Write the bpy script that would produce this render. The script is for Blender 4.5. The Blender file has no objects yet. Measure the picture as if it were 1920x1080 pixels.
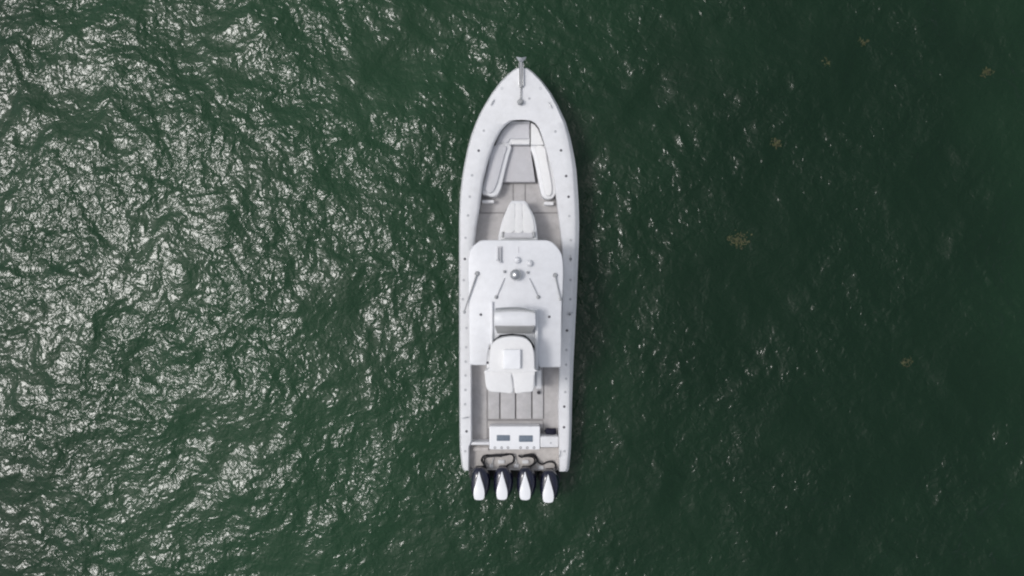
import bpy, bmesh, math, random
import numpy as np
from mathutils import Vector, Matrix

random.seed(7)
rng = np.random.default_rng(11)
S = bpy.context.scene
C = S.collection

# ------------------------------------------------------------------ camera
CAM_H = 26.0          # drone height above the water, metres
FOC = 1663.0          # focal length in image pixels (image is 1920 pixels wide)
cd = bpy.data.cameras.new('camera'); cam = bpy.data.objects.new('camera', cd); C.objects.link(cam)
cam.location = (0, 0, CAM_H); cam.rotation_euler = (0, 0, 0)
cd.sensor_fit = 'HORIZONTAL'; cd.sensor_width = 36.0
cd.lens = FOC / 1920.0 * 36.0
cd.clip_start = 0.1; cd.clip_end = 20000
S.camera = cam

# ------------------------------------------------------------------ sky and sun
SUN_ZEN = math.radians(26.0)
SUN_AZ = (-0.999, 0.03)                      # towards the sun, seen from above
sdir = Vector((SUN_AZ[0] * math.sin(SUN_ZEN), SUN_AZ[1] * math.sin(SUN_ZEN), math.cos(SUN_ZEN))).normalized()
w = bpy.data.worlds.new('World'); S.world = w; w.use_nodes = True
wn = w.node_tree.nodes; wl = w.node_tree.links
bg = wn['Background']
sky = wn.new('ShaderNodeTexSky'); sky.sky_type = 'NISHITA'; sky.sun_disc = False
sky.sun_elevation = math.pi / 2 - SUN_ZEN
sky.sun_rotation = math.atan2(SUN_AZ[0], SUN_AZ[1])
sky.air_density = 1.0; sky.dust_density = 3.0; sky.ozone_density = 1.0
hs = wn.new('ShaderNodeHueSaturation'); hs.inputs['Saturation'].default_value = 0.38
wl.new(sky.outputs[0], hs.inputs['Color']); wl.new(hs.outputs[0], bg.inputs[0])
bg.inputs[1].default_value = 0.133
sl = bpy.data.lights.new('sun', 'SUN'); so = bpy.data.objects.new('sun', sl); C.objects.link(so)
sl.energy = 1.08; sl.angle = math.radians(11.8); sl.color = (1.0, 0.975, 0.95)
so.rotation_euler = sdir.to_track_quat('Z', 'Y').to_euler()
so.location = (-20, -4, 40)

S.view_settings.view_transform = 'Standard'; S.view_settings.look = 'None'
S.view_settings.exposure = 0.0; S.view_settings.gamma = 1.0
S.view_settings.use_curve_mapping = False
S.render.engine = 'CYCLES'
S.cycles.max_bounces = 8
S.cycles.filter_width = 2.1

# ------------------------------------------------------------------ helpers
def P(px, py, z):
    """image pixel (1920 x 1080) projected through the camera to a point that stands z metres above the water"""
    k = (CAM_H - z) / FOC
    return Vector(((px - 960.0) * k, -(py - 540.0) * k, z))

def mat(name, col, rough=0.4, metal=0.0, var=0.05, scale=6.0, bump=0.0, bscale=120.0, coat=0.0, dirt=0.0):
    m = bpy.data.materials.new(name); m.use_nodes = True
    nt = m.node_tree; n = nt.nodes; l = nt.links
    b = n['Principled BSDF']
    tc = n.new('ShaderNodeTexCoord')
    nz = n.new('ShaderNodeTexNoise'); nz.inputs['Scale'].default_value = scale; nz.inputs['Detail'].default_value = 6
    nz.inputs['Roughness'].default_value = 0.65
    l.new(tc.outputs['Object'], nz.inputs['Vector'])
    rp = n.new('ShaderNodeValToRGB')
    rp.color_ramp.elements[0].position = 0.3; rp.color_ramp.elements[1].position = 0.72
    rp.color_ramp.elements[0].color = tuple(max(0, c * (1 - var * 1.6)) for c in col) + (1,)
    rp.color_ramp.elements[1].color = tuple(min(1, c * (1 + var * 0.6)) for c in col) + (1,)
    l.new(nz.outputs[0], rp.inputs[0])
    src = rp.outputs[0]
    if dirt > 0:                                  # thin salt and grime film
        n2 = n.new('ShaderNodeTexNoise'); n2.inputs['Scale'].default_value = 2.3; n2.inputs['Detail'].default_value = 8
        n2.inputs['Roughness'].default_value = 0.75
        l.new(tc.outputs['Object'], n2.inputs['Vector'])
        r2 = n.new('ShaderNodeMapRange'); r2.inputs[1].default_value = 0.5; r2.inputs[2].default_value = 0.8
        r2.inputs[3].default_value = 0.0; r2.inputs[4].default_value = dirt
        l.new(n2.outputs[0], r2.inputs[0])
        mx = n.new('ShaderNodeMix'); mx.data_type = 'RGBA'
        l.new(r2.outputs[0], mx.inputs[0]); l.new(src, mx.inputs[6]); mx.inputs[7].default_value = (0.42, 0.40, 0.36, 1)
        src = mx.outputs[2]
    l.new(src, b.inputs['Base Color'])
    b.inputs['Roughness'].default_value = rough; b.inputs['Metallic'].default_value = metal
    if coat: b.inputs['Coat Weight'].default_value = coat
    if bump > 0:
        nb = n.new('ShaderNodeTexNoise'); nb.inputs['Scale'].default_value = bscale; nb.inputs['Detail'].default_value = 3
        l.new(tc.outputs['Object'], nb.inputs['Vector'])
        bp = n.new('ShaderNodeBump'); bp.inputs['Strength'].default_value = bump; bp.inputs['Distance'].default_value = 0.004
        l.new(nb.outputs[0], bp.inputs['Height']); l.new(bp.outputs[0], b.inputs['Normal'])
    return m

M = {
    'gel':   mat('white_gelcoat', (0.77, 0.775, 0.79), 0.32, var=0.05, scale=5, dirt=0.17),
    'top':   mat('white_hardtop_gelcoat', (0.75, 0.76, 0.785), 0.38, var=0.04, scale=5, dirt=0.14),
    'vinyl': mat('white_vinyl', (0.79, 0.79, 0.79), 0.55, var=0.03, scale=9, bump=0.3, bscale=60),
    'pad':   mat('pale_grey_and_shaded_vinyl', (0.62, 0.62, 0.645), 0.55, var=0.04, scale=8, bump=0.3, bscale=60),
    'foam':  mat('grey_deck_foam', (0.50, 0.485, 0.485), 0.8, var=0.10, scale=5, bump=0.5, bscale=150, dirt=0.25),
    'foaml': mat('light_grey_deck_foam', (0.53, 0.52, 0.525), 0.8, var=0.08, scale=5, bump=0.5, bscale=150, dirt=0.25),
    'lav':   mat('lavender_grey_foam', (0.55, 0.545, 0.565), 0.75, var=0.05, scale=5, bump=0.4, bscale=150, dirt=0.12),
    'seam':  mat('dark_seam', (0.31, 0.30, 0.30), 0.8, var=0.1),
    'well':  mat('stained_well_gelcoat', (0.56, 0.53, 0.51), 0.6, var=0.12, scale=7, dirt=0.5),
    'steel': mat('stainless_steel', (0.55, 0.56, 0.57), 0.28, metal=0.9, var=0.08),
    'alu':   mat('anodised_aluminium', (0.34, 0.35, 0.36), 0.45, metal=0.5, var=0.1),
    'black': mat('black_rubber_and_shade', (0.015, 0.015, 0.018), 0.5, var=0.2),  # hoses, and the black blocks that stand in for shade
    'hole':  mat('dark_fitting', (0.10, 0.10, 0.115), 0.5, var=0.2),
    'navy':  mat('navy_cowl_paint', (0.007, 0.009, 0.028), 0.25, var=0.15, scale=12, coat=0.6),
    'motorw': mat('bright_white_cowl_paint', (0.86, 0.87, 0.89), 0.25, var=0.02, coat=0.4),
    'glass': mat('blue_grey_lid', (0.17, 0.21, 0.26), 0.25, var=0.15, scale=20),
    'dash':  mat('grey_dash', (0.40, 0.40, 0.40), 0.6, var=0.06, bump=0.3),
    'tint':  mat('smoked_acrylic', (0.35, 0.37, 0.38), 0.12, var=0.05),
    'bag':   mat('navy_canvas', (0.012, 0.012, 0.035), 0.8, var=0.3, scale=30, bump=0.6, bscale=90),
    'weed':  mat('olive_seaweed', (0.064, 0.070, 0.022), 0.7, var=0.5, scale=9),
    'rub':   mat('grey_rub_rail', (0.50, 0.51, 0.53), 0.5, var=0.06),
}

def link(name, me, m, parent=None, smooth=None):
    o = bpy.data.objects.new(name, me); C.objects.link(o)
    if m is not None: me.materials.append(M[m] if isinstance(m, str) else m)
    if parent is not None: o.parent = parent
    return o

def from_bm(name, bm, m, parent=None, smooth=True):
    bmesh.ops.recalc_face_normals(bm, faces=bm.faces)
    me = bpy.data.meshes.new(name); bm.to_mesh(me); bm.free()
    if smooth:
        me.shade_smooth()
        try: me.set_sharp_from_angle(angle=math.radians(38))
        except Exception: pass
    return link(name, me, m, parent)

def spline(pts, closed=True, n=6):
    """Catmull-Rom through image-pixel points"""
    out = []; N = len(pts)
    rngi = range(N) if closed else range(N - 1)
    for i in rngi:
        if closed: a, b, c, d = pts[i - 1], pts[i], pts[(i + 1) % N], pts[(i + 2) % N]
        else: a, b, c, d = pts[max(i - 1, 0)], pts[i], pts[i + 1], pts[min(i + 2, N - 1)]
        for k in range(n):
            t = k / n
            out.append(tuple(0.5 * (2 * b[j] + (c[j] - a[j]) * t + (2 * a[j] - 5 * b[j] + 4 * c[j] - d[j]) * t * t
                                    + (3 * b[j] - a[j] - 3 * c[j] + d[j]) * t ** 3) for j in range(2)))
    if not closed: out.append(tuple(pts[-1]))
    return out

def rrect(x0, y0, x1, y1, r, n=5):
    pts = []
    for cx, cy, a0 in ((x1 - r, y1 - r, 0), (x0 + r, y1 - r, 90), (x0 + r, y0 + r, 180), (x1 - r, y0 + r, 270)):
        for k in range(n + 1):
            a = math.radians(a0 + 90 * k / n); pts.append((cx + r * math.cos(a), cy + r * math.sin(a)))
    return pts

def slab(name, pts, z0, z1, m, parent=None, bev=0.012, seg=2, ztop=None, smooth=True, flare=0.0):
    """solid from an image-pixel outline read at its top z1; ztop(px,py) may slope or crown the top"""
    bm = bmesh.new()
    tops = []; bots = []
    for (px, py) in pts:
        zt = ztop(px, py) if ztop else z1
        p = P(px, py, zt)
        tops.append(bm.verts.new(p)); bots.append(bm.verts.new((p.x, p.y, z0)))
    ft = bm.faces.new(tops)
    bm.faces.new(list(reversed(bots)))
    n = len(pts)
    for i in range(n):
        j = (i + 1) % n
        bm.faces.new((tops[i], bots[i], bots[j], tops[j]))
    bmesh.ops.recalc_face_normals(bm, faces=bm.faces)
    if bev > 0:
        es = [e for e in ft.edges]
        bmesh.ops.bevel(bm, geom=es, offset=bev, segments=seg, profile=0.5, affect='EDGES', clamp_overlap=True)
    big = [f for f in bm.faces if len(f.verts) > 4]
    bmesh.ops.triangulate(bm, faces=big)
    return from_bm(name, bm, m, parent, smooth)

def tube_bm(bm, pts, r, sides=8, cap=True):
    pts = [Vector(p) for p in pts]; rings = []
    for i, p in enumerate(pts):
        t = (pts[min(i + 1, len(pts) - 1)] - pts[max(i - 1, 0)]).normalized()
        up = Vector((0, 0, 1)) if abs(t.z) < 0.9 else Vector((1, 0, 0))
        a = t.cross(up).normalized(); b = t.cross(a)
        rr = r[i] if isinstance(r, (list, tuple)) else r
        rings.append([bm.verts.new(p + a * rr * math.cos(2 * math.pi * k / sides) + b * rr * math.sin(2 * math.pi * k / sides)) for k in range(sides)])
    for i in range(len(rings) - 1):
        for k in range(sides):
            bm.faces.new((rings[i][k], rings[i][(k + 1) % sides], rings[i + 1][(k + 1) % sides], rings[i + 1][k]))
    if cap:
        bm.faces.new(rings[0]); bm.faces.new(list(reversed(rings[-1])))

def tube(name, pts, r, m, parent=None, sides=8):
    bm = bmesh.new(); tube_bm(bm, pts, r, sides); return from_bm(name, bm, m, parent)

def lathe_bm(bm, prof, centre, sides=20, ax=None):
    """prof: (radius, height) list, turned about the upright through centre"""
    c = Vector(centre); rings = []
    for (r, h) in prof:
        if r <= 1e-6: rings.append([bm.verts.new(c + Vector((0, 0, h)))])
        else: rings.append([bm.verts.new(c + Vector((r * math.cos(2 * math.pi * k / sides), r * math.sin(2 * math.pi * k / sides), h))) for k in range(sides)])
    for i in range(len(rings) - 1):
        A, B = rings[i], rings[i + 1]
        for k in range(sides):
            k2 = (k + 1) % sides
            if len(A) == 1 and len(B) == 1: continue
            if len(A) == 1: bm.faces.new((A[0], B[k], B[k2]))
            elif len(B) == 1: bm.faces.new((A[k], A[k2], B[0]))
            else: bm.faces.new((A[k], A[k2], B[k2], B[k]))

def lathe(name, prof, centre, m, parent=None, sides=20):
    bm = bmesh.new(); lathe_bm(bm, prof, centre, sides); return from_bm(name, bm, m, parent)

def tag(o, label=None, cat=None, group=None, kind=None):
    if label: o['label'] = label
    if cat: o['category'] = cat
    if group: o['group'] = group
    if kind: o['kind'] = kind
    return o

def empty(name, loc):
    o = bpy.data.objects.new(name, None); C.objects.link(o); o.location = loc; o.empty_display_size = 0.3
    return o

# ------------------------------------------------------------------ sea
def axis(half, d, far):
    a = list(np.arange(0, half, d)); s = d
    while a[-1] < far:
        s *= 1.35; a.append(a[-1] + s)
    a = np.array(a); return np.concatenate([-a[:0:-1], a])

def smooth_noise(X, Y, lo, hi, n, seed, stretch=1.0):
    r = np.random.default_rng(seed); out = np.zeros_like(X)
    for i in range(n):
        lam = lo * (hi / lo) ** r.random(); th = r.random() * 2 * np.pi; k = 2 * np.pi / lam
        out += np.sin(k * (X * np.cos(th) + Y * np.sin(th) * stretch) + r.random() * 2 * np.pi)
    return out / math.sqrt(n / 2)

SUNWARD_TINT = (52.0, 265.0, 0.0)      # noise offset searched so the sunward left is painted brighter green
SEA = {}
def sea_level(x, y):
    return float(SEA['z'][np.searchsorted(SEA['ys'], y), np.searchsorted(SEA['xs'], x)])
def build_sea():
    D = 0.052
    xs = axis(19.0, D, 6000); ys = axis(11.5, D, 6000)
    X, Y = np.meshgrid(xs, ys, indexing='xy')
    nx, ny = len(xs), len(ys)
    stepx = np.gradient(xs); stepy = np.gradient(ys)
    step = np.maximum(stepx[None, :], stepy[:, None])
    inner = np.clip((step - D) / (D * 0.5), 0, 1)             # 1 outside the fine patch
    gust = smooth_noise(X, Y, 2.6, 8.0, 14, 5, 1.25)
    gust = 1 / (1 + np.exp(-(gust + 0.3) * 3.2))             # 0 calm .. 1 ruffled
    # slow bending of wave crests
    wx = X + 0.14 * smooth_noise(X, Y, 2.5, 6, 8, 21); wy = Y + 0.14 * smooth_noise(X, Y, 2.5, 6, 8, 22)
    Z = np.zeros_like(X); DX = np.zeros_like(X); DY = np.zeros_like(X)
    r = np.random.default_rng(3)
    wind = math.radians(200)
    bands = [  # wavelength range, count, slope rms, direction spread, gust weight
        (5.0, 9.0, 8, 0.020, 60, 0.0),
        (1.8, 4.0, 24, 0.050, 180, 0.0),
        (0.80, 1.7, 34, 0.066, 180, 0.1),
        (0.30, 0.75, 50, 0.078, 180, 0.4),
        (0.18, 0.30, 40, 0.034, 180, 0.5),
    ]
    for lo, hi, n, slope, spread, gw in bands:
        amp_mod = (1 - gw) + gw * gust * 1.25
        for i in range(n):
            lam = lo * (hi / lo) ** r.random(); k = 2 * np.pi / lam
            th = wind + math.radians(spread) * (r.random() * 2 - 1)
            a = slope / k * math.sqrt(2.0 / n)
            ph = k * (wx * math.cos(th) + wy * math.sin(th)) + r.random() * 2 * np.pi
            fade = np.clip(lam / (3.0 * step) - 0.6, 0, 1)
            A = a * amp_mod * fade
            Z += A * np.cos(ph)
            q = 0.75
            DX -= q * A * math.cos(th) * np.sin(ph); DY -= q * A * math.sin(th) * np.sin(ph)
    DX *= (1 - inner); DY *= (1 - inner)
    co = np.stack([X + DX, Y + DY, Z], -1).reshape(-1, 3).astype(np.float32)
    me = bpy.data.meshes.new('sea')
    nf = (nx - 1) * (ny - 1)
    me.vertices.add(nx * ny); me.vertices.foreach_set('co', co.ravel())
    i = np.arange(nx - 1)[None, :] + nx * np.arange(ny - 1)[:, None]
    q = np.stack([i, i + 1, i + 1 + nx, i + nx], -1).reshape(-1, 4).astype(np.int32)
    me.loops.add(nf * 4); me.loops.foreach_set('vertex_index', q.ravel())
    me.polygons.add(nf); me.polygons.foreach_set('loop_start', np.arange(nf, dtype=np.int32) * 4)
    me.update(calc_edges=True)
    at = me.attributes.new('gust', 'FLOAT', 'POINT'); at.data.foreach_set('value', gust.ravel().astype(np.float32))
    me.shade_smooth()
    SEA.update(xs=xs, ys=ys, z=Z)

    m = bpy.data.materials.new('green_sea_water'); m.use_nodes = True
    nt = m.node_tree; n = nt.nodes; l = nt.links; b = n['Principled BSDF']
    tc = n.new('ShaderNodeTexCoord')
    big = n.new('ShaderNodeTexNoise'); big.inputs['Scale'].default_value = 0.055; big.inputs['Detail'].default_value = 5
    mp = n.new('ShaderNodeMapping'); mp.inputs['Location'].default_value = SUNWARD_TINT
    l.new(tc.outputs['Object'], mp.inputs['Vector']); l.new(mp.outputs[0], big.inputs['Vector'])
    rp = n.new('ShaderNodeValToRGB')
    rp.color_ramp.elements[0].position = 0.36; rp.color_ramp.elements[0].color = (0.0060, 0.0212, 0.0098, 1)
    rp.color_ramp.elements[1].position = 0.64; rp.color_ramp.elements[1].color = (0.0160, 0.0490, 0.0225, 1)  # brighter green puts the sunlit scatter into the water colour
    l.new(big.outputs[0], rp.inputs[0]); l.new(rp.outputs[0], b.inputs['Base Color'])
    b.inputs['Roughness'].default_value = 0.12
    b.inputs['IOR'].default_value = 1.33
    # ripples too fine for the mesh
    ga = n.new('ShaderNodeAttribute'); ga.attribute_name = 'gust'
    n1 = n.new('ShaderNodeTexNoise'); n1.inputs['Scale'].default_value = 5.0; n1.inputs['Detail'].default_value = 1.8
    n1.inputs['Roughness'].default_value = 0.55; n1.inputs['Distortion'].default_value = 0.6
    l.new(tc.outputs['Object'], n1.inputs['Vector'])
    mr = n.new('ShaderNodeMapRange'); mr.inputs[3].default_value = 0.6; mr.inputs[4].default_value = 1.0
    l.new(ga.outputs['Fac'], mr.inputs[0])
    mu = n.new('ShaderNodeMath'); mu.operation = 'MULTIPLY'
    l.new(n1.outputs[0], mu.inputs[0]); l.new(mr.outputs[0], mu.inputs[1])
    bp = n.new('ShaderNodeBump'); bp.inputs['Strength'].default_value = 1.0; bp.inputs['Distance'].default_value = 0.044
    l.new(mu.outputs[0], bp.inputs['Height']); l.new(bp.outputs[0], b.inputs['Normal'])
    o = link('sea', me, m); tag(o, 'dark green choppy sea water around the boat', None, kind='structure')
    return o
build_sea()

# ------------------------------------------------------------------ the boat
boat = empty('fishing_boat', P(970, 540, 0.0))
tag(boat, 'white centre console fishing boat with hardtop and four outboard motors', 'boat')
_kids = []
def B(o):
    """make o a part of the boat (keeps its place)"""
    o.parent = boat; o.matrix_parent_inverse = Matrix.Translation(-boat.location); return o
def sub(o, parent):
    o.parent = parent; o.matrix_parent_inverse = parent.matrix_parent_inverse.inverted() if False else Matrix.Identity(4)
    return o

def interp(tab, y):
    ys = [t[0] for t in tab]
    return float(np.interp(y, ys, [t[1] for t in tab]))
OUT_L = [(127.5, 974), (129, 967.5), (134, 960), (141.9, 950.8), (154.8, 937.8), (175.6, 922.2), (197.6, 908.8), (213, 900.3), (230, 892.6), (253, 883.9), (283, 876), (314, 869.8), (340, 865.8), (369, 863), (408, 861.2), (460, 861), (600, 861.2), (796, 861.8), (843, 862.6), (868, 865.5), (877, 867), (882, 871)]
OUT_R = [(127.5, 982), (129, 989.5), (133, 995.5), (139.3, 1002.6), (152.2, 1015.6), (174.3, 1032.4), (197.6, 1045.6), (212, 1052.4), (229.5, 1060.6), (262, 1070), (294.6, 1076.6), (318, 1080.2), (348, 1082.6), (382, 1084.6), (421, 1085.7), (453, 1085), (505, 1083), (570, 1080.5), (586, 1079.5), (638, 1077), (677, 1075), (722, 1073.3), (761, 1072), (796, 1071.5), (843, 1070), (868, 1067.5), (878, 1066), (884, 1061)]
IN_L = [(224.5, 977), (225.2, 968), (226, 961), (234.7, 949), (245, 939.8), (257, 933), (272.5, 925.5), (294.6, 917.7), (314, 912.5), (340, 906), (369, 902), (392.5, 899), (421, 894), (455, 890), (500, 886.5), (560, 885), (686, 884.5), (826, 885.2), (832, 883), (838, 880.5), (884, 880.5)]
IN_R = [(224.5, 977.5), (225.2, 986), (226, 994), (231, 1003), (240, 1010), (256, 1016), (272.5, 1021), (298.5, 1028.4), (327, 1036), (362.5, 1041.4), (395, 1045.3), (428, 1049), (460, 1053), (500, 1055), (560, 1053.5), (690, 1048), (760, 1046), (816, 1046.8), (838, 1047.5), (884, 1047.5)]
def sheer(y):
    return float(np.interp(y, [127, 300, 500, 700, 885], [1.58, 1.42, 1.26, 1.15, 1.10]))
SOLE = 0.50

stations = sorted(set([127.5, 128.2, 129, 131, 134, 137.5, 141.9, 148, 154.8, 165, 175.6, 186, 197.6, 205, 213, 220, 224.5, 225.2, 226, 228, 231, 234.7, 240, 245, 251, 257, 265]
                      + list(range(272, 884, 9)) + [826, 832, 838, 868, 874, 878, 880, 882]))
stations = [s for s in stations if s <= 882]

def deck():
    bm = bmesh.new()
    rows = {'L': [], 'R': []}
    for side, OUT, IN in (('L', OUT_L, IN_L), ('R', OUT_R, IN_R)):
        sg = 1 if side == 'L' else -1
        for y in stations:
            xo = interp(OUT, y)
            fore = y <= 224.5
            xi = interp(IN, y) if not fore else 977.25
            wdt = abs(xi - xo)
            yy = y + (2.0 * (y - 800) / 82 if (side == 'R' and y > 800) else 0)   # transom runs a little skew
            z = sheer(y)
            inset = (1.8 if side == 'L' else min(7.5, 2.0 + max(0, (y - 150)) * 0.03) * (1.0 if y < 640 else max(0.55, 1 - (y - 640) / 400)))
            inset = min(inset, wdt * 0.3)
            cr = 0.03 * min(1, wdt / 60) * min(1, (224.5 - y) / 60) if fore else 0.0
            coam = 0.0 if fore else min(7.0 if (side == 'L' and y < 470) else 2.5, wdt * 0.3)
            prof = [(0.0, z - 0.17), (inset * 0.35, z - 0.13), (inset * 0.85, z - 0.02), (inset * 1.15 + 0.3, z)]
            a = inset * 1.15 + 0.3
            for f in (0.3, 0.6):
                prof.append((a + (wdt - coam - a) * f, z + cr * f + 0.004))
            if fore:
                prof += [(wdt * 0.9, z + cr), (wdt - 0.02, z + cr), (wdt - 0.01, z + cr), (wdt - 0.005, z + cr), (wdt, z + cr)]
            else:
                prof += [(wdt - coam, z), (wdt - coam * 0.45, z - 0.03), (wdt - coam * 0.12, z - 0.09), (wdt, z - 0.17), (wdt + 0.4, SOLE - 0.12)]
            rows[side].append([bm.verts.new(P(xo + sg * d, yy, zz)) for d, zz in prof])
    for side in 'LR':
        R = rows[side]
        for i in range(len(R) - 1):
            for k in range(len(R[i]) - 1):
                bm.faces.new((R[i][k], R[i][k + 1], R[i + 1][k + 1], R[i + 1][k]))
        # close the aft end of the side deck
        e = R[-1]; base = [bm.verts.new((v.co.x, v.co.y, 0.2)) for v in e]
        for k in range(len(e) - 1): bm.faces.new((e[k], e[k + 1], base[k + 1], base[k]))
    # inner front wall of the bow well
    iL = stations.index(225.2); 
    bmesh.ops.remove_doubles(bm, verts=bm.verts, dist=0.0012)
    return B(from_bm('gunwale', bm, 'gel'))
deck_o = deck()

def hull():
    bm = bmesh.new(); R = []
    for y in stations:
        z = sheer(y); row = []
        t = max(0.0, min(1.0, (y - 127) / 330.0)); fl = (1 - t) ** 1.3
        yy = y
        xl, xr = interp(OUT_L, y), interp(OUT_R, y); c = (xl + xr) / 2; hw = (xr - xl) / 2
        for f, zz in ((1.0, z - 0.17), (0.985, z - 0.25), (0.97 - 0.16 * fl, 0.62), (0.93 - 0.42 * fl, 0.22), (0.90 - 0.55 * fl, 0.02), (0.80 - 0.6 * fl, -0.2), (0.0, -0.55)):
            yb = yy + 60 * fl ** 2 * (z - zz) / 1.6 * 0.9
            k = (CAM_H - (z - 0.17)) / FOC
            row.append([(f, yb, zz, c, hw, k)])
        verts = []
        for sgn in (-1, 1):
            col = []
            for (f, yb, zz, c_, hw_, k), in row:
                col.append(bm.verts.new(((c_ + sgn * hw_ * f - 960) * k, -(yb - 540) * k, zz)))
            verts.append(col)
        R.append(verts)
    for i in range(len(R) - 1):
        for s in (0, 1):
            for k in range(6):
                a, b, c, d = R[i][s][k], R[i][s][k + 1], R[i + 1][s][k + 1], R[i + 1][s][k]
                bm.faces.new((a, b, c, d))
    e = R[-1]
    for k in range(1, 6):
        bm.faces.new((e[0][k], e[0][k + 1], e[1][k + 1], e[1][k]))
    bmesh.ops.remove_doubles(bm, verts=bm.verts, dist=0.002)
    return B(from_bm('hull', bm, 'gel'))
hull()

# rub rail: a slim grey strip round the hull edge
def rail():
    for OUT, sg in ((OUT_L, -1), (OUT_R, 1)):
        pts = []
        for y in stations[1:]:
            z = sheer(y) - 0.19; yy = y + (2.0 * (y - 800) / 82 if (sg == 1 and y > 800) else 0)
            pts.append(P(interp(OUT, y) + sg * (-1.0), yy, z))
        B(tube('rub_rail', pts, 0.022, 'rub', None, 6))
rail()

# ---- sole with its foam panels
B(slab('sole', [(977, 227), (1003, 234), (1022, 272), (1040, 340), (1050, 420), (1056, 500), (1049, 700), (1048.5, 878), (880, 876), (884, 700), (886, 500), (893, 420), (905, 340), (925, 272), (950, 234)], 0.40, SOLE, 'seam', bev=0))
def panel(pts, m='foam', z=SOLE + 0.014, name='sole_panel', bev=0.006):
    return B(slab(name, pts, SOLE - 0.02, z, m, bev=bev, seg=1))
panel([(938, 345), (961.4, 345), (961.4, 377), (950, 392), (947, 398), (903, 398), (899, 392), (901, 376), (905, 344)])
panel([(963.6, 345), (984, 345), (984, 378), (963.6, 378)])
panel([(986.2, 345), (1010, 345), (1041, 350), (1044, 377), (1047, 398), (1000, 398), (990, 384), (986.2, 377)])
panel([(898, 400.6), (945, 400.6), (938, 440), (938, 570), (884, 570), (888, 460), (893, 424)])
panel([(1001, 400.6), (1047, 400.6), (1052, 455), (1054, 570), (1008, 570), (1006, 440)])
panel([(882, 572), (912.6, 572), (912.6, 830), (882, 830)])
panel([(1019.6, 572), (1054, 572), (1049, 700), (1047, 830), (1019.6, 830)])
panel([(914.6, 789.5), (1017.8, 789.5), (1017.8, 803), (914.6, 803)])
# raised light hatches in front of the transom box
for x0, x1 in ((915.0, 936.2), (938.4, 965.6), (968.2, 996.2), (998.6, 1018.4)):
    B(slab('deck_hatch', rrect(x0, 640, x1, 785.5, 1.2, 2), SOLE - 0.02, SOLE + 0.085, 'foaml', bev=0.012, seg=2))

# ---- bow seating
ZB = 0.98
bowl = B(slab('bow_bench', spline([(928, 272), (957.5, 272), (954, 292), (948, 316), (943, 338), (937.5, 357), (931, 366), (922, 368.5), (913, 366), (904, 362), (907, 342), (914, 312)], n=3), SOLE, ZB, 'gel', bev=0.03, seg=3))
B(slab('bench_cushion', spline([(924, 274), (949, 274), (946, 290), (940, 313), (934, 336), (928, 353), (922, 361), (914, 361), (909.5, 352), (912, 335), (916, 308)], n=3), ZB - 0.02, ZB + 0.07, 'pad', bev=0.02, seg=2))  # grey carries the gunwale's shade; the starboard cushion is white
bowr = B(slab('bow_bench', spline([(995.5, 273), (1023, 273), (1031, 300), (1038, 328), (1042, 352), (1041, 365), (1034, 372.5), (1024, 373), (1016.5, 367), (1012, 352), (1007, 325), (1001, 296)], n=3), SOLE, ZB, 'gel', bev=0.03, seg=3))
B(slab('bench_cushion', spline([(1003.5, 275), (1020.5, 275), (1026, 300), (1032, 330), (1035, 352), (1033.5, 364), (1028, 367.5), (1022.5, 363), (1019, 348), (1014, 322), (1008, 296)], n=3), ZB - 0.02, ZB + 0.09, 'vinyl', bev=0.025, seg=3))
B(slab('bow_bench', [(929, 271), (934, 258), (941, 246), (950, 235.5), (960, 227), (993.6, 227), (993.6, 271), (957, 271)], SOLE, ZB - 0.02, 'gel', bev=0.02))
B(slab('bench_cushion', [(931.5, 268), (936, 258), (943, 247), (951, 238.5), (961, 231.5), (992.6, 231.5), (992.6, 260.5), (956, 260.5), (953, 268)], ZB - 0.03, ZB + 0.03, 'pad', bev=0.03, seg=3))
B(slab('seat_lip', rrect(960, 262.5, 992.5, 270.5, 2), ZB - 0.03, ZB + 0.035, 'vinyl', bev=0.02))
B(slab('bench_cushion', [(995.4, 229.5), (1002, 233), (1009, 242), (1015, 257), (1020, 271.6), (995.4, 271.6)], SOLE, ZB + 0.13, 'vinyl', bev=0.02, seg=3))
B(slab('bow_table', [(956.5, 274), (994, 274), (1003.6, 341), (943.2, 341)], SOLE + 0.1, SOLE + 0.30, 'lav', bev=0.018, seg=2))
B(slab('step', rrect(903.5, 374.8, 926, 380.2, 1.5), SOLE, SOLE + 0.32, 'gel', bev=0.01))
B(slab('step', rrect(1020.5, 378, 1038, 384.5, 1.5), SOLE, SOLE + 0.32, 'gel', bev=0.01))

# ---- console with forward lounge
ZC = 1.52
def cz(px, py): return ZC - 0.22 * max(0.0, (448 - py) / 72.0) ** 1.3 if py < 448 else ZC
con = [(960, 376), (984, 376), (989, 381), (993, 389), (998, 397), (1002, 406), (1005.5, 421), (1008, 444), (1009, 470), (1009, 600), (934, 600), (933.5, 470), (934.6, 441), (938.5, 424), (943.8, 407), (951.6, 388.6), (955.5, 381)]
console = B(slab('console', con, SOLE, ZC, 'gel', bev=0.05, seg=3, ztop=cz))
for xa, xb, xc, xd in ((948, 965.5, 942.5, 964), (966.6, 979, 965.2, 980.6), (980.2, 993.5, 981.8, 1001)):
    B(slab('lounge_cushion', spline([(xa + (965.5 - xa) * 0.55 if xa < 960 else xa, 383), (xb if xb < 985 else xb - 7, 383), (xb + (4 if xb > 985 else 0.3), 404), (xd, 434), (xc, 434), (xa - (2 if xa < 960 else 0.3), 404)], n=3), ZC - 0.3, ZC + 0.035, 'vinyl', bev=0.015, seg=3, ztop=lambda x, y: cz(x, y) + 0.035))
B(slab('lounge_backrest', rrect(945, 436.5, 999, 446.5, 2), ZC - 0.05, ZC + 0.10, 'pad', bev=0.02))
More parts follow.
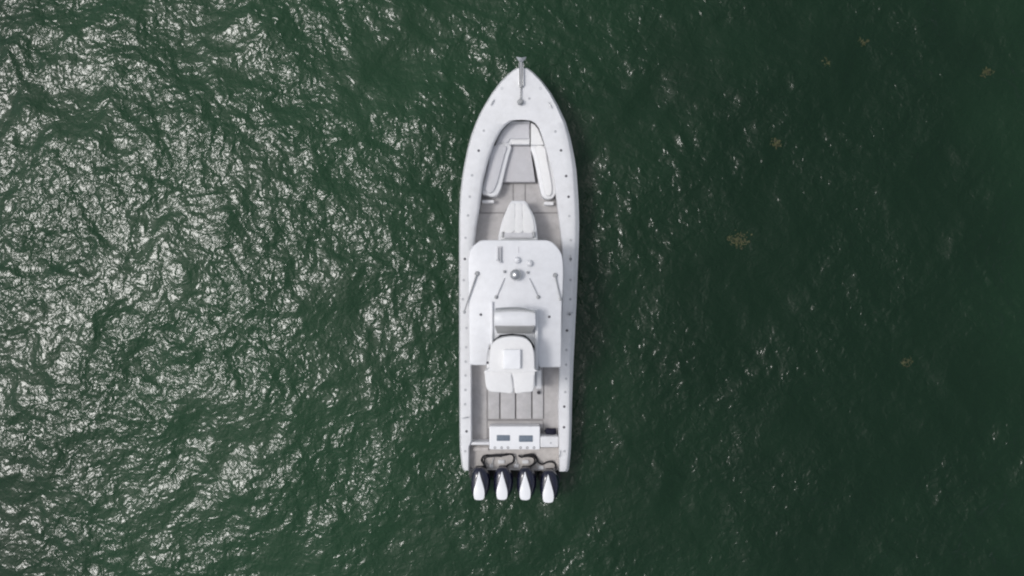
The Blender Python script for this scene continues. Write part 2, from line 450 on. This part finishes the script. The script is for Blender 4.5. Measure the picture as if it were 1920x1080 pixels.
for x in (942.3, 1001.2): B(slab('grab_handle', rrect(x - 2, 434.5, x + 2, 445, 1.5), ZC - 0.02, ZC + 0.07, 'alu', bev=0.01))
B(slab('windshield', [(940, 449), (1004, 449), (1007, 456), (1007, 459), (937, 459), (937, 456)], ZC - 0.02, 2.45, 'tint', bev=0.01))
B(slab('helm_shade_block', rrect(925, 575, 1008, 652, 3), SOLE, 1.62, 'black', bev=0.02))  # black block standing in for deep shade seen through the roof gap

# ---- leaning post and mezzanine below the upper seat
B(slab('leaning_post', rrect(912, 655, 1004, 728, 5), SOLE, 1.45, 'gel', bev=0.04))
B(slab('tackle_cabinet', rrect(1004.8, 694, 1015.2, 729, 2), SOLE, 1.30, 'gel', bev=0.02))
B(lathe('cup_holder', [(0.0, 0.0), (0.05, 0.0), (0.05, 0.10), (0.035, 0.10), (0.035, 0.03), (0, 0.03)], P(1010, 735.5, SOLE + 0.09), 'hole', None, 14))

# ---- hardtop
ZT = 3.02
tt = spline([(906, 450), (1023, 450)], closed=False, n=6) + spline([(1030, 451.5), (1037.5, 455.6), (1048, 467), (1054.2, 480), (1056.4, 505), (1055.7, 544), (1053.5, 575), (1053, 620), (1052.4, 685)], closed=False, n=4)[0:] \
    + [(1051, 688.6), (1013.5, 689.2), (1010, 686), (1006, 660), (1001.5, 648), (995, 638), (984, 628.5), (960, 625.8), (938, 628.5), (926, 637.5), (917.5, 648), (914.5, 664), (914, 684), (912, 685.4), (882, 684.4), (880, 682)] \
    + spline([(879, 640), (878, 560), (877.6, 505), (878.8, 480), (882.5, 466.5), (893, 456), (900, 451.4)], closed=False, n=4)
def tz(px, py):
    return ZT + 0.0 * px
def hardtop():
    # crowned plate: outline stitched to an inset rim and a slightly higher field
    o = slab('hardtop', tt, ZT - 0.10, ZT, 'top', bev=0.035, seg=3)
    return B(o)
ht = hardtop()
def HT(o):                       # sub-part of the hardtop
    o.parent = ht; o.matrix_parent_inverse = ht.matrix_basis.inverted(); return o
HT(slab('coaming', rrect(919.6, 566, 924, 690, 1), ZT - 0.02, ZT + 0.10, 'top', bev=0.02))
HT(slab('coaming', rrect(1003.4, 580, 1009.2, 692, 1), ZT - 0.02, ZT + 0.26, 'top', bev=0.02))
# pillars
for px, py in ((905, 478), (1034, 478), (890, 560), (1046, 560), (890, 672), (1044, 672)):
    base = P(px, py, ZT - 0.1); cx = P(968, py, 0.0).x
    foot = Vector((base.x * 0.94 + cx * 0.06, base.y, SOLE))
    HT(tube('pillar', [foot, (foot + base) / 2 + Vector((0, 0.02, 0)), base], 0.032, 'steel'))
# horn: two trumpets on a block
z0 = ZT
HT(slab('horn', rrect(931, 461.5, 941.5, 486, 1.5), z0 - 0.005, z0 + 0.05, 'pad', bev=0.012))
for x, ya, yb in ((934, 464, 489), (938.6, 464, 492.5)):
    HT(tube('horn_trumpet', [P(x, ya, z0 + 0.075), P(x, yb - 5, z0 + 0.075), P(x, yb, z0 + 0.075)], [0.016, 0.018, 0.05], 'rub', None, 10))
# antennas
for px, py, r in ((969.5, 488, 0.085), (992.5, 494, 0.085)):
    HT(lathe('antenna', [(0.03, -0.005), (0.03, 0.05), (r, 0.06), (r, 0.09), (r * 0.8, 0.13), (r * 0.4, 0.155), (0, 0.16)], P(px, py, z0), 'top'))
HT(lathe('searchlight', [(0.13, -0.004), (0.13, 0.03), (0.09, 0.05), (0.10, 0.10), (0.145, 0.16), (0.15, 0.20), (0.13, 0.27), (0.08, 0.32), (0.0, 0.335)], P(967, 515.5, z0), 'steel', None, 28))
HT(slab('roof_rib', rrect(971, 462.5, 972.6, 474, 0.6, 2), z0 - 0.004, z0 + 0.02, 'pad', bev=0.004))
for px, py in ((945.8, 509.5), (989.3, 511)):
    HT(lathe('light_post', [(0.035, -0.005), (0.035, 0.07), (0.02, 0.09), (0, 0.09)], P(px, py, z0), 'alu', None, 10))
# braces running aft to the upper station
for a, b in (((945.7, 522), (930.5, 557)), ((992.4, 522), (1009.3, 557))):
    HT(tube('brace', [P(a[0], a[1], z0 + 0.03), P((a[0] + b[0]) / 2, (a[1] + b[1]) / 2, z0 + 0.06), P(b[0], b[1], z0 + 0.03)], 0.014, 'rub'))
    HT(lathe('brace_foot', [(0.05, -0.02), (0.05, 0.03), (0.03, 0.045), (0, 0.045)], P(b[0], b[1], z0), 'alu', None, 12))
# outriggers
for a, b, zb in (((894.3, 513), (870.6, 584), ZT + 0.02), ((1040.6, 516), (1050.6, 560), ZT + 0.03)):
    o = HT(tube('outrigger', [P(a[0], a[1], ZT + 0.07), P(a[0] * 0.65 + b[0] * 0.35, a[1] * 0.65 + b[1] * 0.35, ZT + 0.07), P(b[0], b[1], zb + 0.04)], [0.023, 0.018, 0.015], 'alu'))
    HT(lathe('outrigger_base', [(0.06, -0.01), (0.06, 0.05), (0.04, 0.09), (0, 0.09)], P(a[0], a[1], ZT), 'alu', None, 12))
    HT(lathe('outrigger_tip', [(0, 0.0), (0.04, 0.01), (0.045, 0.06), (0, 0.08)], P(b[0], b[1] + 1, zb), 'alu', None, 10))
for px, py in ((901.4, 590), (1029.7, 594), (914.2, 680)):
    HT(lathe('roof_fitting', [(0.034, -0.005), (0.034, 0.02), (0.02, 0.03), (0, 0.03)], P(px, py, ZT), 'hole', None, 10))

# ---- upper helm station
ZU = 3.72
def uz(px, py): return ZU if py < 610.5 else ZU - 0.34 * (py - 610.0) / 17.0
def upper_console():
    bm = bmesh.new()
    secs = [  # y, z, left x, right x
        (577, ZT, 926, 1004), (579, ZU - 0.14, 926, 1004), (583.5, ZU - 0.02, 927, 1003.6), (586, ZU, 927, 1003.6), (609, ZU, 926.5, 1004), (610.5, ZU - 0.015, 926.5, 1004), (624.8, ZU - 0.36, 932, 997), (624.8, ZT - 0.1, 932, 997)]
    R = []
    for y, z, xl, xr in secs:
        pts = []
        for t in np.linspace(0, 1, 11):
            u = 2 * t - 1
            bow = 3.0 * u * u if y < 600 else 0.0
            pts.append(bm.verts.new(P(xl + (xr - xl) * t, y + bow, z - 0.03 * u ** 6)))
        R.append(pts)
    for i in range(len(R) - 1):
        for k in range(10): bm.faces.new((R[i][k], R[i][k + 1], R[i + 1][k + 1], R[i + 1][k]))
    for e in (0, 10):
        bs = [bm.verts.new((r[e].co.x, r[e].co.y, ZT - 0.1)) for r in R]
        for i in range(len(R) - 1):
            try: bm.faces.new((R[i][e], R[i + 1][e], bs[i + 1], bs[i]))
            except Exception: pass
    return B(from_bm('upper_console', bm, 'top'))
uc = upper_console()
def UC(o): o.parent = uc; o.matrix_parent_inverse = uc.matrix_basis.inverted(); return o
# grey dash panel just proud of the sloping face
bm = bmesh.new()
q = [P(927.8, 611.2, ZU - 0.02), P(1002.6, 611.2, ZU - 0.02), P(996.4, 624.4, ZU - 0.35), P(933, 624.4, ZU - 0.35)]
nrm = (q[1] - q[0]).cross(q[3] - q[0]).normalized(); nrm = nrm if nrm.z > 0 else -nrm
va = [bm.verts.new(p + nrm * 0.012) for p in q]; vb = [bm.verts.new(p - nrm * 0.01) for p in q]
bm.faces.new(va); bm.faces.new(list(reversed(vb)))
for i in range(4): bm.faces.new((va[i], vb[i], vb[(i + 1) % 4], va[(i + 1) % 4]))
UC(from_bm('dash_panel', bm, 'dash', None, False))
# little smoked wind deflector on the front of the upper console
bm = bmesh.new(); Rw = []
for t in np.linspace(0, 1, 13):
    x = 929 + (1003 - 929) * t; u = 2 * t - 1; y = 578.5 + 8.0 * max(0, u) ** 2 + 2 * min(0, u) ** 2
    Rw.append([bm.verts.new(P(x, y, ZU - 0.12)), bm.verts.new(P(x, y - 3.0, ZU + 0.07)), bm.verts.new(P(x, y - 2.2, ZU + 0.07)), bm.verts.new(P(x, y + 0.8, ZU - 0.12))])
for i in range(12):
    for k in range(4): bm.faces.new((Rw[i][k], Rw[i][(k + 1) % 4], Rw[i + 1][(k + 1) % 4], Rw[i + 1][k]))
UC(from_bm('wind_deflector', bm, 'tint'))

# ---- upper seat
ZS = 4.02
seat = B(slab('upper_seat', spline([(960.5, 631), (941, 633.6), (928, 640), (920.5, 650), (918.2, 666), (917, 690), (917, 697), (1002, 697), (1001.6, 690), (1001, 666), (998, 649.5), (990.6, 639), (980, 633)], n=4), 3.45, ZS, 'vinyl', bev=0.07, seg=4))
def US(o): o.parent = seat; o.matrix_parent_inverse = seat.matrix_basis.inverted(); return o
US(slab('seat_cushion', rrect(943.5, 655.5, 976, 692, 1.5), ZS - 0.02, ZS + 0.13, 'motorw', bev=0.02, seg=3))
US(slab('bolster', spline([(912, 693.5), (957.5, 693.5), (959.5, 705), (962, 722), (962, 735), (956, 738), (940, 736.5), (922, 735.5), (914, 731), (910.5, 722), (909, 705)], n=4), 3.40, 3.97, 'vinyl', bev=0.06, seg=4))
US(slab('bolster', spline([(960, 693.5), (1001, 693.5), (1002, 708), (1001.5, 726), (998, 734.5), (985, 736), (972, 738), (966, 737), (964.5, 726), (962.5, 708)], n=4), 3.40, 3.97, 'vinyl', bev=0.06, seg=4))
for px, py in ((926, 660), (994, 660), (924, 722), (992, 722)):
    t = P(px, py, 3.6); US(tube('seat_leg', [(t.x, t.y, 1.4), (t.x, t.y, 3.6)], 0.03, 'steel'))

# ---- transom
ZX = 1.06
box = B(slab('transom_box', rrect(917.5, 799.5, 1012.5, 843, 2.5), SOLE, ZX, 'motorw', bev=0.02, seg=3))
def TX(o): o.parent = box; o.matrix_parent_inverse = box.matrix_basis.inverted(); return o
for x0, y0, x1, y1 in ((931, 815.8, 956.2, 826.8), (972.8, 816.4, 999, 828.6)):
    TX(slab('livewell_lid', rrect(x0, y0, x1, y1, 1.5), ZX - 0.01, ZX + 0.012, 'glass', bev=0.005))
for x in (928, 940.5, 952.5, 976, 988.7, 1001.2):
    TX(lathe('rod_holder', [(0.034, -0.01), (0.034, 0.008), (0.022, 0.008), (0.020, -0.002), (0, -0.002)], P(x, 839.3, ZX), 'hole', None, 12))
B(slab('transom_wall', [(882.5, 829), (917, 829), (917, 834.5), (880.5, 834.5)], SOLE, ZX - 0.05, 'gel', bev=0.015))
B(slab('transom_door', rrect(1013.2, 818.5, 1047, 839, 2), SOLE, ZX - 0.03, 'gel', bev=0.02))
B(lathe('door_latch', [(0.03, -0.005), (0.03, 0.012), (0, 0.014)], P(1032.6, 830.5, ZX - 0.03), 'rub', None, 10))
B(slab('motor_well', [(879.5, 835.5), (917, 835.5), (917, 841), (1013, 841), (1013, 839.6), (1048, 839.6), (1048.5, 880), (1040, 884), (890, 880), (879.5, 876)], 0.25, 0.72, 'well', bev=0.01))
B(slab('swim_ledge', rrect(886, 838.5, 916, 846, 1.5), 0.70, 0.80, 'well', bev=0.01))
# rigging tubes
def hose(pts, r=0.027):
    pp = spline(pts, closed=False, n=5)
    n_ = len(pp); P3 = [P(x, y, 0.80 + 0.06 * math.sin(i * 0.5) + 0.0) for i, (x, y) in enumerate(pp)]
    B(tube('rigging_hose', P3, r, 'black', None, 8))
hose([(911, 878), (907, 870), (903, 863), (906, 856), (913, 854), (929, 853.2), (943, 853), (951, 851)])
hose([(912, 880), (908.5, 866), (911, 858), (930, 855.5), (940, 856)], 0.02)
hose([(976, 857), (990, 856), (1000, 858), (1002, 866), (992, 879)], 0.02)
hose([(934, 855), (946, 853.5), (956, 851.5), (962, 854), (964, 860), (961.5, 867), (954, 871), (946, 877)])
hose([(973, 854.5), (979, 857), (986, 853.5), (996, 852), (1003, 854), (1006.5, 860), (1004, 868), (996, 873), (988, 878)])
hose([(982, 854), (999, 853.5), (1006, 860), (1011, 868), (1018, 870), (1026, 866.5), (1035, 866), (1041, 870), (1042, 880)])
for a, b in (((921, 877), (925, 858)), ((970, 874), (966, 860)), ((1010, 877), (1004, 866))):
    B(tube('steering_rod', [P(a[0], a[1], 0.79), P(b[0], b[1], 0.79)], 0.014, 'steel', None, 6))
for x, y, s in ((921, 874, 3.5), (968, 873.5, 4.5), (1014, 876.5, 5), (940, 866, 6), (985, 866, 6)):
    B(slab('motor_bracket', rrect(x - s, y - 3, x + s, y + 3.5, 1.2), 0.6, 0.78, 'gel', bev=0.01))

# ---- outboard motors
def motor(cx, ty):
    """cx, ty: tip of the white top stripe in image pixels"""
    zc = 1.42
    navy = [(0, -9.5), (8, -8.5), (14, -3), (18, 6), (19.5, 18), (18.5, 30), (14.5, 42), (8, 49), (0, 50.5), (-7, 49), (-12.5, 42), (-15, 30), (-15, 18), (-13.5, 6), (-11, -3), (-7, -8)]
    out = spline([(cx + 0.5 + x * 1.06, ty + y) for x, y in navy], n=3)
    bm = bmesh.new(); R = []
    cen = (cx + 3.2, ty + 20)
    for z, s in ((0.55, 0.62), (0.72, 0.80), (0.95, 0.96), (1.15, 1.0), (1.30, 0.97), (1.39, 0.88), (1.44, 0.72), (1.46, 0.45)):
        R.append([bm.verts.new(P(cen[0] + (x - cen[0]) * s - (z - 1.2) * 3.0, cen[1] + (y - cen[1]) * s, z)) for x, y in out])
    n_ = len(out)
    for i in range(len(R) - 1):
        for k in range(n_): bm.faces.new((R[i][k], R[i][(k + 1) % n_], R[i + 1][(k + 1) % n_], R[i + 1][k]))
    bm.faces.new(R[-1]); bm.faces.new(list(reversed(R[0])))
    o = B(from_bm('outboard_motor', bm, 'navy'))
    def MO(s): s.parent = o; s.matrix_parent_inverse = o.matrix_basis.inverted(); return s
    tear = [(0, 0), (2.2, 7), (4.8, 16), (8.0, 27), (10.2, 37), (10.0, 46), (7.6, 51.6), (0, 53), (-7.6, 51.6), (-10.0, 46), (-10.2, 37), (-8.0, 27), (-4.8, 16), (-2.2, 7)]
    MO(slab('top_cover', spline([(cx + x, ty + y) for x, y in tear], n=3), 1.28, 1.60, 'motorw', bev=0.014, seg=2, ztop=lambda x, y: 1.535 + 0.07 * min(1, (y - ty) / 30.0)))
    c = P(cx + 2.5, ty + 24, 1.0)
    MO(slab('clamp_bracket', rrect(cx - 7, ty - 11, cx + 11, ty + 4, 4), 0.3, 0.80, 'black', bev=0.02))  # clamp; its black also carries the dark shadow ahead of the cowl
    MO(slab('motor_shade_slab', rrect(cx - 19, ty - 5, cx + 23, ty + 12, 4), 0.25, 0.50, 'black', bev=0.02))  # black slab added for the dark shadow patches between the motors
    MO(slab('midsection', rrect(cx - 6, ty + 2, cx + 9, ty + 30, 4), -0.35, 0.6, 'navy', bev=0.02))
    g = Vector((c.x, c.y, -0.55))
    MO(tube('gearcase', [g + Vector((0, 0.42, 0)), g + Vector((0, 0.25, 0)), g, g + Vector((0, -0.25, 0))], [0.02, 0.09, 0.10, 0.07], 'navy', None, 12))
    bm = bmesh.new()
    for k in range(3):
        a = 2 * math.pi * k / 3; d = Vector((math.cos(a), 0, math.sin(a))); e = Vector((-math.sin(a), 0, math.cos(a)))
        h = g + Vector((0, -0.3, 0)); vs = [h + d * 0.05 - e * 0.03, h + d * 0.16 - e * 0.09 + Vector((0, 0.04, 0)), h + d * 0.20 + e * 0.04 - Vector((0, 0.03, 0)), h + d * 0.05 + e * 0.04]
        f = [bm.verts.new(v) for v in vs]; f2 = [bm.verts.new(v + Vector((0, 0.012, 0))) for v in vs]
        bm.faces.new(f); bm.faces.new(list(reversed(f2)))
        for i in range(4): bm.faces.new((f[i], f[(i + 1) % 4], f2[(i + 1) % 4], f2[i]))
    MO(from_bm('propeller', bm, 'steel'))
    for sx in (-1, 1):
        MO(slab('vent', rrect(cx + 2.5 + sx * 12 - 1, ty + 8, cx + 2.5 + sx * 12 + 1, ty + 12, 0.8, 2), 1.2, 1.375, 'rub', bev=0.003))
    return o
motor(898.2, 885); motor(941.2, 884.6); motor(984.6, 885.0); motor(1028, 890)

# ---- fittings set in the gunwale
def deck_z(x, y): return sheer(y) + 0.004
dots = [(907, 245, 1), (897.5, 282.5, 0), (885, 328.5, 1), (880.6, 368.7, 1), (872.8, 446, 1), (871.5, 485.6, 0), (867.8, 561, 1), (874.7, 615, 1), (874, 651, 1), (872.8, 704, 1), (872, 758, 1), (874.7, 808.7, 0),
        (1041.4, 246.5, 1), (1051.8, 282, 0), (1061.5, 330, 0), (1066, 369, 0), (1070.2, 450.4, 1), (1069.8, 485.6, 0), (1069.5, 561, 1), (1068, 589, 0), (1063, 619.6, 0), (1062, 656, 1), (1061.4, 710, 1), (1058, 762.4, 0), (1057.5, 801, 0)]
dots += [(1013, 166, 1), (941, 166, 1), (877.5, 404, 1), (1067.5, 405, 1), (869.5, 525, 1), (1069.8, 525, 1), (873, 678, 1), (1061.5, 684, 1), (872.5, 731, 1), (1059.8, 735, 1), (872.5, 846, 1), (1058.5, 846, 1)]
for x, y, pale in dots:
    B(lathe('rod_holder', [(0.036, -0.012), (0.036, 0.006), (0.028, 0.010), (0.024, 0.002), (0, 0.002)], P(x, y, deck_z(x, y)), 'rub' if pale else 'hole', None, 14))
def cleat(x, y, ang):
    c = P(x, y, deck_z(x, y)); d = Vector((math.cos(ang), math.sin(ang), 0))
    bm = bmesh.new()
    tube_bm(bm, [c - d * 0.10 + Vector((0, 0, 0.045)), c - d * 0.05 + Vector((0, 0, 0.055)), c + d * 0.05 + Vector((0, 0, 0.055)), c + d * 0.10 + Vector((0, 0, 0.045))], [0.008, 0.014, 0.014, 0.008], 8)
    for s in (-1, 1): tube_bm(bm, [c + d * 0.035 * s - Vector((0, 0, 0.01)), c + d * 0.035 * s + Vector((0, 0, 0.055))], 0.012, 8)
    B(from_bm('cleat', bm, 'steel'))
cleat(923.5, 193, math.radians(60)); cleat(1031.5, 198, math.radians(-60)); cleat(873.2, 783, math.radians(10)); cleat(1069.3, 484, math.radians(90))
cleat(1049.5, 851, math.radians(80)); cleat(1068, 588, math.radians(20))
# bow hatch and anchor gear
B(lathe('hatch_latch', [(0.03, -0.005), (0.03, 0.012), (0, 0.014)], P(992, 184.6, 1.552), 'rub', None, 10))
zb = sheer(130) + 0.035
rol = B(slab('bow_roller', rrect(973.6, 122, 981.2, 164, 1.5), zb - 0.05, zb + 0.02, 'alu', bev=0.006))
for x in (973.6, 981.0):
    s = slab('side_plate', rrect(x - 0.7, 117.5, x + 0.7, 160, 0.5, 2), zb - 0.08, zb + 0.075, 'steel', bev=0.003); s.parent = rol; s.matrix_parent_inverse = rol.matrix_basis.inverted()
B(lathe('windlass', [(0.085, -0.03), (0.085, 0.03), (0.05, 0.05), (0.045, 0.10), (0.07, 0.12), (0.06, 0.15), (0, 0.155)], P(975.5, 191.5, 1.60), 'alu', None, 18))

# ------------------------------------------------------------------ loose things
# anchor in the bow roller
za = zb + 0.055
bm = bmesh.new()
tube_bm(bm, [P(977.3, 162, za), P(977.3, 135, za), P(977.3, 117, za - 0.02)], [0.022, 0.026, 0.03], 8)
anc = from_bm('anchor', bm, 'steel')
tag(anc, 'steel anchor with spread flukes held in the bow roller', 'anchor')
bm = bmesh.new()
fl = [(977.3, 119), (973.5, 115), (969.5, 110.5), (967.6, 106.4), (972.5, 107.2), (977.3, 108), (982.2, 107.2), (987.2, 106.4), (985.2, 110.5), (981, 115)]
vt = [bm.verts.new(P(x, y, za - 0.03 - 0.012 * abs(x - 977.3))) for x, y in fl]
vbm = [bm.verts.new(v.co - Vector((0, 0, 0.025))) for v in vt]
bm.faces.new(vt); bm.faces.new(list(reversed(vbm)))
for i in range(len(fl)): bm.faces.new((vt[i], vbm[i], vbm[(i + 1) % len(fl)], vt[(i + 1) % len(fl)]))
bmesh.ops.triangulate(bm, faces=[f for f in bm.faces if len(f.verts) > 4])
f = from_bm('fluke', bm, 'steel', None, False); f.parent = anc
bm = bmesh.new()
yy = 163.0; i = 0
while yy < 188:
    c = P(977.2 - 0.03 * (yy - 163), yy, 1.615 + 0.012)
    prev = None; ring = []
    for k in range(10):
        a = 2 * math.pi * k / 10; u, v = 0.017 * math.cos(a), 0.030 * math.sin(a)
        ring.append(c + (Vector((u, v, 0)) if i % 2 == 0 else Vector((0.25 * u, v, u * 0.9))))
    tube_bm(bm, ring + [ring[0]], 0.0065, 5, cap=False)
    yy += 2.6; i += 1
ch = from_bm('chain', bm, 'alu'); ch.parent = anc

# dark bag by the transom door
bm = bmesh.new()
bmesh.ops.create_icosphere(bm, subdivisions=3, radius=1.0)
c = P(1032.5, 809, SOLE + 0.12)
for v in bm.verts:
    p = v.co; k = 1 + 0.10 * math.sin(5 * p.x + 1) * math.cos(4 * p.y) + 0.05 * math.sin(9 * p.z + 3 * p.x)
    sx = 0.16; sy = 0.095; sz = 0.115
    q = Vector((math.copysign(abs(p.x) ** 0.75, p.x) * sx, math.copysign(abs(p.y) ** 0.75, p.y) * sy, math.copysign(abs(p.z) ** 0.8, p.z) * sz)) * k
    q.z = max(q.z, -0.105)
    v.co = c + q
bag = from_bm('bag', bm, 'bag')
tag(bag, 'small dark navy bag on the cockpit floor beside the transom', 'bag')
hb = tube('handle', [c + Vector((-0.07, 0, 0.10)), c + Vector((-0.04, 0.01, 0.15)), c + Vector((0.04, 0.01, 0.15)), c + Vector((0.07, 0, 0.10))], 0.009, 'bag', None, 6)
hb.parent = bag

# floating seaweed
def weed(px, py, rx, ry, n, label, seed):
    r = random.Random(seed); bm = bmesh.new(); c = P(px, py, 0.0); c.z = sea_level(c.x, c.y)
    for i in range(int(n * 1.7)):
        a = r.random() * 2 * math.pi; d = r.random() ** 0.75
        p = c + Vector((math.cos(a) * d * rx, math.sin(a) * d * ry, r.uniform(-0.05, 0.012)))
        th = r.random() * 2 * math.pi; L = r.uniform(0.03, 0.09); w_ = r.uniform(0.008, 0.020)
        pts = []
        for k in range(4):
            th += r.uniform(-0.5, 0.5); p = p + Vector((math.cos(th), math.sin(th), r.uniform(-0.25, 0.2))) * (L / 3)
            nn = Vector((-math.sin(th), math.cos(th), r.uniform(-0.4, 0.4))); ww = w_ * (1, 1.3, 1, 0.25)[k]
            pts.append((bm.verts.new(p + nn * ww), bm.verts.new(p - nn * ww)))
        for k in range(3): bm.faces.new((pts[k][0], pts[k][1], pts[k + 1][1], pts[k + 1][0]))
    o = from_bm('seaweed_clump', bm, 'weed')
    tag(o, label, 'seaweed', 'seaweed clumps floating right of the boat'); return o
weed(1385, 447, 0.36, 0.26, 260, 'largest olive seaweed clump, floating nearest the boat', 1)
weed(1455, 265, 0.16, 0.16, 90, 'small brownish seaweed clump upper right of the largest clump', 2)
weed(1701, 677, 0.17, 0.15, 80, 'small seaweed clump lying lowest in the picture, right side', 3)
weed(1615, 78, 0.17, 0.11, 70, 'small olive seaweed clump nearest the top edge of the picture', 4)
weed(1850, 138, 0.18, 0.12, 70, 'small seaweed clump nearest the right edge of the picture', 5)
weed(1549, 119, 0.13, 0.11, 50, 'faintest small seaweed clump, left of and below the topmost clump', 6)
